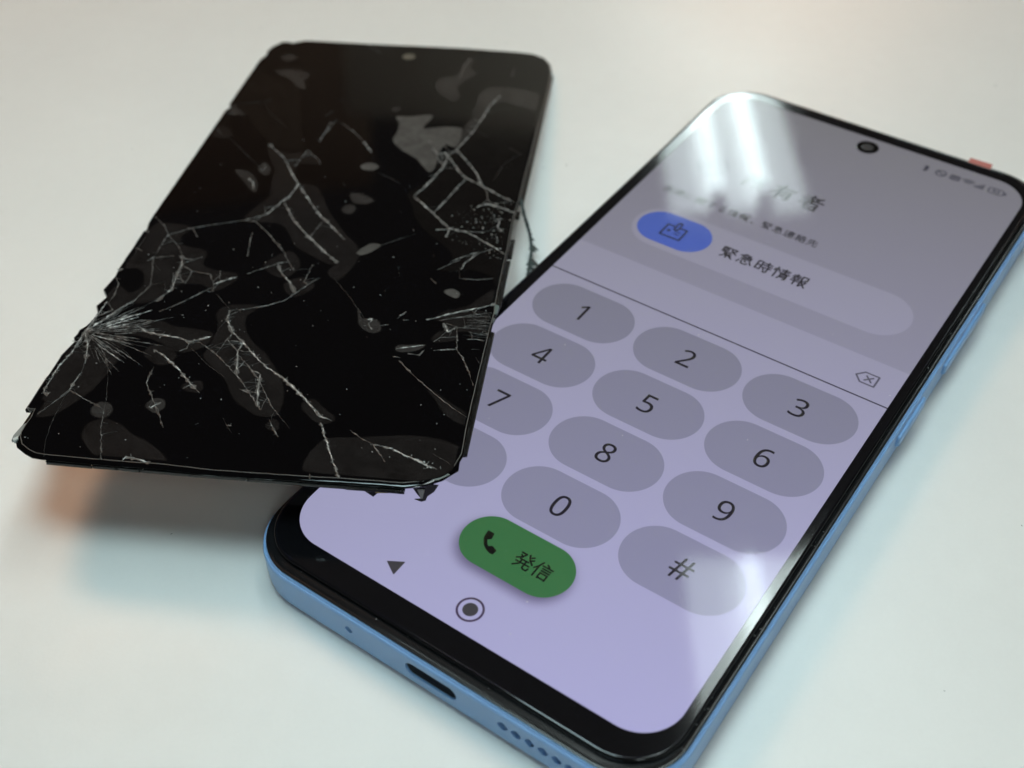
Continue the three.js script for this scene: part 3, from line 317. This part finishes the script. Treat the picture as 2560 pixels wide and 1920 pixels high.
  // torn pieces of the black plastic rim left along the edges
  const rim = (x0, y0, x1, y1) => { const dx = x1 - x0, dy = y1 - y0, L = Math.hypot(dx, dy), g = new RoundedBoxGeometry(0.95, L, 0.62, 2, 0.12); const pa = g.attributes.position; for (let i = 0; i < pa.count; i++) if (Math.abs(pa.getY(i)) > L / 2 - 0.2) pa.setY(i, pa.getY(i) + rr(-0.25, 0.25)); g.rotateZ(Math.atan2(-dx, dy)); g.translate((x0 + x1) / 2, (y0 + y1) / 2, -0.94); g.computeVertexNormals(); part('rim_fragment', g, lcdMat, bs); };
  rim(36.2, 66, 35.85, 6.2); rim(35.55, 2.5, 35.6, 0.4); rim(35.75, -8.1, 35.85, -14.2); rim(35.8, -15.6, 35.8, -30.6); rim(35.75, -38.4, 35.7, -70); rim(-35.1, -57, -35.1, -67.6); for (let x = -27; x < 27;) { const n = x + rr(3, 9); rim(x, -78.75 + rr(-0.1, 0.1), Math.min(n, 28), -78.75 + rr(-0.1, 0.1)); x = n + rr(0.1, 0.5); }
  // clear chips at the corners
  const chipMat = phys({ color: lin(0.5, 0.54, 0.53), roughness: 0.25, ior: 1.5 });
  const chip = (pts, z0, z1, mat = chipMat) => { const g = new THREE.ExtrudeGeometry(new THREE.Shape(pts.map((p) => new THREE.Vector2(...p))), { depth: z1 - z0, bevelEnabled: true, bevelSize: 0.04, bevelThickness: 0.04, bevelSegments: 1 }); g.translate(0, 0, z0); part('glass_chip', g, mat, bs); };
  chip([[-33.4, -71.4], [-33.85, -72], [-34.2, -74.5], [-34, -75.6], [-33.3, -74.9], [-33.2, -73.2]], -0.5, -0.06, std({ color: lin(0.2, 0.215, 0.21), roughness: 0.3 }));
  chip([[-33.9, -75.3], [-33.4, -74.7], [-33.1, -75.3], [-33.6, -75.8]], -0.5, 0.02);
  chip([[32.9, -76.6], [34.3, -75.3], [33.7, -74.9], [31.9, -76.9]], -0.5, -0.12, std({ color: lin(0.2, 0.22, 0.21), roughness: 0.3 }));
  chip([[35.2, -30.6], [36.1, -31.2], [36, -33.4], [35.3, -34.2], [35, -32]], -0.6, -0.08, std({ color: lin(0.1, 0.13, 0.12), roughness: 0.25 }));
  chip([[35.2, -34.6], [35.9, -35], [35.6, -36.3], [35, -36.6]], -0.6, -0.08, std({ color: lin(0.08, 0.09, 0.09), roughness: 0.25 }));
  // front camera opening
  part('camera_hole', rrect([[0.1, -0.05], [0, -0.01], [0, 0.05]], 1.6, 1.6, 1.59, 0.5, 71.7), std({ color: lin(0.1, 0.092, 0.07), roughness: 0.4 }), bs);
  // patches where the glass has come away from the panel
  const mottle = grey(256, (u, v) => { const t = 0.72 + 0.2 * tiled(u, v, 4, 11) + 0.14 * tiled(u, v, 11, 12) + 0.1 * tiled(u, v, 34, 13); return Math.min(1, t); }); mottle.repeat.set(1 / 26, 1 / 26);   // residue left unevenly under the lifted glass
  const patchMat = [null, [0.0055, 0.0047, 0.0044], [0.0135, 0.0118, 0.0116], [0.036, 0.033, 0.032], [0.1, 0.095, 0.09]].map((c) => c && phys({ color: lin(...c), map: mottle, vertexColors: true, roughness: 0.09, ior: 1.5 }));
  TR.patches.forEach((p, i) => {
    const v = []; for (let k = 1; k < p.length; k += 2) v.push(new THREE.Vector3(p[k], p[k + 1], 0));
    const c = new THREE.CatmullRomCurve3(v, true, 'centripetal').getPoints(v.length * 5).map((q) => new THREE.Vector2(Math.max(q.y < -66 ? -32.6 : -34.5 + 0.12 * Math.sin(q.y * 3), Math.min(34.7, q.x)), Math.max(-77.4, Math.min(77, q.y)))); c.pop();
    // the film thins out in a narrow, uneven margin round each patch
    const ccw = c.reduce((t, q, k) => { const n = c[(k + 1) % c.length]; return t + q.x * n.y - n.x * q.y; }, 0) > 0 ? 1 : -1;
    const rim2 = c.map((q, k) => { const a0 = c[(k + c.length - 1) % c.length], b0 = c[(k + 1) % c.length], l = Math.hypot(b0.x - a0.x, b0.y - a0.y) || 1, m = ccw * (0.16 + 0.12 * noise2(q.x * 0.4, q.y * 0.4)); return new THREE.Vector2(Math.max(-34.6, Math.min(34.75, q.x + (b0.y - a0.y) / l * m)), Math.max(-77.5, q.y - (b0.x - a0.x) / l * m)); });
    const both = [[c, 0.05, 1], [rim2, 0.0496, 0.5]].map(([pts, d, tone]) => { const e = new THREE.ExtrudeGeometry(new THREE.Shape(pts), { depth: d, bevelEnabled: false }); e.setAttribute('color', new THREE.Float32BufferAttribute(new Float32Array(e.attributes.position.count * 3).fill(tone), 3)); return e; });
    const g = mergeGeometries(both); g.translate(0, 0, -0.046 + 0.001 * i); part('lifted_patch', g, patchMat[p[0]], glass);
  });
  // cracks: ridges of powdered glass standing along each fracture; the powder lies unevenly
  const crackMat = phys({ color: lin(1, 1, 1), vertexColors: true, roughness: 0.3, ior: 1.5 });
  const crumbs = [], spurs = [], nodes = [];
  const crumb = (x, y, s) => { const g = new THREE.TetrahedronGeometry(s, 0); g.scale(rr(0.6, 2.2), rr(0.4, 1), 0.45); g.rotateX(rr(-0.4, 0.4)); g.rotateZ(rr(0, 6.3)); g.translate(x, y, 0.06); crumbs.push(g); };
  function ridge(grade, pts, wMul = 1, id = 0) {
    const w0 = [0, 0.065, 0.105, 0.18][grade] * wMul, tone = [0, 0.09, 0.27, 0.62][grade], fine = [];
    for (let i = 0; i + 1 < pts.length; i++) { const [x0, y0] = pts[i], [x1, y1] = pts[i + 1], L = Math.hypot(x1 - x0, y1 - y0), n = Math.max(1, Math.round(L / 0.4)); for (let k = 0; k < n; k++) { const t = k / n, j = k ? Math.min(0.1, L * 0.03) : 0; fine.push([x0 + (x1 - x0) * t + rr(-j, j), y0 + (y1 - y0) * t + rr(-j, j)]); } }
    fine.push(pts[pts.length - 1]);
    const pos = [], col = [], idx = [], n = fine.length;
    for (let i = 0; i < n; i++) {
      const p = fine[Math.max(0, i - 1)], q = fine[Math.min(n - 1, i + 1)], l = Math.hypot(q[0] - p[0], q[1] - p[1]) || 1, nx = -(q[1] - p[1]) / l, ny = (q[0] - p[0]) / l, t = i / (n - 1);
      const burst = Math.max(0, noise2(fine[i][0] * 0.35 + 7, fine[i][1] * 0.35)), fade = Math.max(0.1, Math.min(1, 4 * t + 0.3, 4 * (1 - t) + 0.12));
      const w = w0 * fade * (0.6 + 1.5 * burst * burst + rr(-0.15, 0.35)), c = tone * Math.max(0.25, 0.55 + 0.9 * noise2(fine[i][0] * 0.9, fine[i][1] * 0.9 + 40) + rr(-0.25, 0.25));
      for (const [s, z] of [[-0.5, 0], [-0.26, 0.05 + w * 0.25], [0.26, 0.05 + w * 0.4], [0.5, 0]]) { pos.push(fine[i][0] + nx * w * s, fine[i][1] + ny * w * s, z); col.push(c, c * 0.98, c * 0.95); }
      if (i) for (let k = 0; k < 3; k++) { const b = (i - 1) * 4 + k; idx.push(b, b + 4, b + 1, b + 1, b + 4, b + 5); }
      if (grade === 3 && rnd() < 0.42) crumb(fine[i][0] + rr(-0.3, 0.3), fine[i][1] + rr(-0.3, 0.3), rr(0.04, 0.13));
      if (id && grade >= 2) { nodes.push([fine[i], id]); if (i && i < n - 1 && rnd() < 0.16) spurs.push([Math.max(1, grade - 1), [fine[i], [fine[i][0] + nx * rr(-1.1, 1.1) + rr(-0.4, 0.4), fine[i][1] + ny * rr(-1.1, 1.1) + rr(-0.4, 0.4)]]]); }
    }
    const g = new THREE.BufferGeometry(); g.setAttribute('position', new THREE.Float32BufferAttribute(pos, 3)); g.setAttribute('color', new THREE.Float32BufferAttribute(col, 3)); g.setIndex(idx);
    const f = g.toNonIndexed(); f.computeVertexNormals();
    if (grade < 2 || !id) return f;
    // frosted, splintered glass on both sides of the wider fractures
    const bp = [], bc = [], bi = [];
    for (let i = 0; i < n; i++) {
      const p = fine[Math.max(0, i - 1)], q = fine[Math.min(n - 1, i + 1)], l = Math.hypot(q[0] - p[0], q[1] - p[1]) || 1, nx = -(q[1] - p[1]) / l, ny = (q[0] - p[0]) / l;
      const wide = (grade === 3 ? 0.42 : 0.2) * Math.max(0.1, 0.35 + 0.9 * noise2(fine[i][0] * 0.5 + 90, fine[i][1] * 0.5) + rr(-0.2, 0.4)), c = (grade === 3 ? 0.06 : 0.028) * rr(0.5, 1.5);
      for (const [s, z] of [[-1, 0.02], [-0.2, 0.049], [0.2, 0.049], [1, 0.02]]) { bp.push(fine[i][0] + nx * wide * s * rr(0.6, 1.2), fine[i][1] + ny * wide * s * rr(0.6, 1.2), z); bc.push(c, c, c * 0.97); }
      if (i) for (let k = 0; k < 3; k++) { const b = (i - 1) * 4 + k; bi.push(b, b + 4, b + 1, b + 1, b + 4, b + 5); }
    }
    const h = new THREE.BufferGeometry(); h.setAttribute('position', new THREE.Float32BufferAttribute(bp, 3)); h.setAttribute('color', new THREE.Float32BufferAttribute(bc, 3)); h.setIndex(bi);
    const hf = h.toNonIndexed(); hf.computeVertexNormals(); return mergeGeometries([f, hf]);
  }
  const crack = (grade, pts, wMul, id) => part('crack', ridge(grade, pts, wMul, id), crackMat, glass);
  TR.cracks.forEach((c, id) => { const pts = []; for (let k = 1; k < c.length; k += 2) pts.push([c[k], c[k + 1]]); crack(c[0], pts, 1, id + 1); });
  for (let i = 0; i < 54; i++) {   // splinters fanning out of the blow on the left edge
    const an = rr(-1.05, 1.15), r0 = rr(0.4, 6), r1 = r0 + rr(1.5, 10) * (0.4 + 0.8 * Math.cos(an)), I = [-33.8, -47.2], bend = rr(-0.08, 0.08);
    crack(1 + (rnd() < 0.55) + (rnd() < 0.2), [[I[0] + r0 * Math.cos(an), I[1] + r0 * Math.sin(an)], [I[0] + (r0 + r1) / 2 * Math.cos(an + bend), I[1] + (r0 + r1) / 2 * Math.sin(an + bend)], [I[0] + r1 * Math.cos(an + bend * 1.5), I[1] + r1 * Math.sin(an + bend * 1.5)]], 0.8);
  }
  for (let i = 0; i < 26; i++) { const y = rr(-41, -33.5), x = rr(30.5, 34.6); crack(1 + (rnd() < 0.5) + (rnd() < 0.15), [[35.2, y], [x, y + rr(-0.6, 0.6)]], 0.8); }   // and on the right edge
  const hair = spurs.slice(0, 300).map(([g, p]) => ridge(g, p, 0.8));
  for (let tries = 0, made = 0; tries < 40000 && made < 280; tries++) {   // hairlines joining neighbouring cracks
    const [a1, i1] = nodes[Math.floor(rnd() * nodes.length)], [a2, i2] = nodes[Math.floor(rnd() * nodes.length)], d = Math.hypot(a1[0] - a2[0], a1[1] - a2[1]);
    if (i1 === i2 || d < 0.6 || d > 3.4) continue;
    hair.push(ridge(1 + (rnd() < 0.35), [a1, [(a1[0] + a2[0]) / 2 + rr(-0.35, 0.35), (a1[1] + a2[1]) / 2 + rr(-0.35, 0.35)], a2], 0.85)); made++;
  }
  part('hairline_cracks', mergeGeometries(hair), crackMat, glass).userData.kind = 'stuff';
  for (let i = 0; i < 170; i++) { const t = Math.pow(rnd(), 0.6), x = 35 - (1 - t) * 11 - rr(0, 1.2), y = rr(-15, 7) * (0.55 + 0.45 * t); crumb(x, y - 2, 0.04 + 0.2 * Math.pow(rnd(), 2.5)); }
  for (let i = 0; i < 26; i++) { const t = rnd(); crumb(24.5 + 8 * t + rr(-0.7, 0.7), -70.8 - 3.8 * t + rr(-0.5, 0.5), rr(0.06, 0.22)); }
  const cm = part('glass_crumbs', mergeGeometries(crumbs), phys({ color: lin(0.45, 0.45, 0.44), roughness: 0.15, ior: 1.5 }), bs); cm.userData.kind = 'stuff';
  const dust = []; for (let i = 0; i < 130; i++) { const g = new THREE.IcosahedronGeometry(rr(0.025, 0.085), 0); g.scale(rr(1, 2.2), 1, 0.6); g.rotateZ(rr(0, 3)); g.translate(rr(-33, 34), rr(-77, -5) + (rnd() < 0.2 ? 40 : 0), 0.05); dust.push(g); }
  const dm = part('dust', mergeGeometries(dust), std({ color: lin(0.5, 0.5, 0.5), roughness: 0.8 }), bs); dm.userData.kind = 'stuff';
  // folded ribbon cable under the panel, standing on the phone
  {
    const path = new THREE.CatmullRomCurve3([[-44, -1.5], [-52, -1.55], [-58, -2.0], [-61.6, -3.6], [-62, -5.4], [-60.4, -7.05], [-57.4, -7.6], [-54, -7.28], [-50, -6.5]].map(([y, z]) => new THREE.Vector3(22.5, y, z)), false, 'centripetal').getPoints(60);
    const rings = path.map((p, i) => { const q = path[Math.min(i + 1, 60)], r = path[Math.max(i - 1, 0)], l = Math.hypot(q.y - r.y, q.z - r.z), ny = -(q.z - r.z) / l * 0.05, nz = (q.y - r.y) / l * 0.05; return [[18, p.y + ny, p.z + nz], [27, p.y + ny, p.z + nz], [27, p.y - ny, p.z - nz], [18, p.y - ny, p.z - nz]]; });
    part('ribbon_cable', skin(rings, false, false, false), std({ color: lin(0.2, 0.11, 0.03), roughness: 0.45 }), bs);
  }
  // torn tape and foil hanging from the near edge
  const tape = (pts, y, mat) => { const g = new THREE.ExtrudeGeometry(new THREE.Shape(pts.map((p) => new THREE.Vector2(...p))), { depth: 0.12, bevelEnabled: false }); g.rotateX(Math.PI / 2); g.translate(0, y, 0); part('torn_tape', g, mat, bs); };
  tape([[20.2, -0.4], [27, -0.4], [26.4, -1.75], [24.9, -1.9], [23.9, -2.1], [23.2, -2.9], [22.2, -2.1]], -78.4, lcdMat);
  tape([[22.9, -1.1], [26.1, -1.1], [25.6, -1.7], [23.8, -1.85]], -78.62, std({ color: lin(0.3, 0.22, 0.05), roughness: 0.4 }));
  tape([[28.6, -0.5], [33, -0.5], [32.3, -1.9], [31.2, -3], [30.9, -3.9], [30.2, -4.2], [29.2, -3.8], [30.2, -3.6], [29.5, -2.4]], -77.3, lcdMat);
  tape([[29.8, -1.6], [30.9, -1.5], [30.5, -3.3], [30.2, -3.4]], -77.48, std({ color: lin(0.3, 0.3, 0.29), roughness: 0.4 }));
  // strip of gasket peeled off the right edge, curling down on to the table (bench coordinates)
  {
    const inv = new THREE.Matrix4().compose(bs.position, bs.quaternion, new THREE.Vector3(1, 1, 1)).invert();
    const P = STRIP.map(([x, y, z]) => W(x, y, z)), c = new THREE.CatmullRomCurve3(P, false, 'centripetal'), N = 48, pts = c.getPoints(N);
    const rings = pts.map((p, i) => { const w = 0.00022 + 0.0002 * Math.abs(noise2(i * 0.23, 5)), h = 0.0005; return [[-w, 0], [w, 0], [w, h], [-w, h]].map(([s, u]) => [p.x + s * 0.85, p.y + u, p.z + s * -0.5]); });
    const geos = [skin(rings, true, true, false)]; geos[0].deleteAttribute('uv');
    for (const [t, s] of [[0.5, 0.55], [0.62, 0.9], [0.66, 0.6], [0.8, 1.2], [0.86, 0.8], [0.36, 0.35], [0.42, 0.4]]) { const p = c.getPoint(t), g = new THREE.ConeGeometry(0.0011 * s, 0.0022 * s, 4); g.rotateZ(-Math.PI / 2); g.scale(1, 0.35, 1); g.translate(p.x + 0.001 * s, p.y + 0.0003, p.z); const q = g.toNonIndexed(); q.deleteAttribute('uv'); geos.push(q); }
    const g = mergeGeometries(geos); g.computeVertexNormals(); g.applyMatrix4(inv); part('peeled_gasket', g, std({ color: lin(0.015, 0.024, 0.02), roughness: 0.6 }), bs, false);
  }
}
renderer.render(scene, camera);
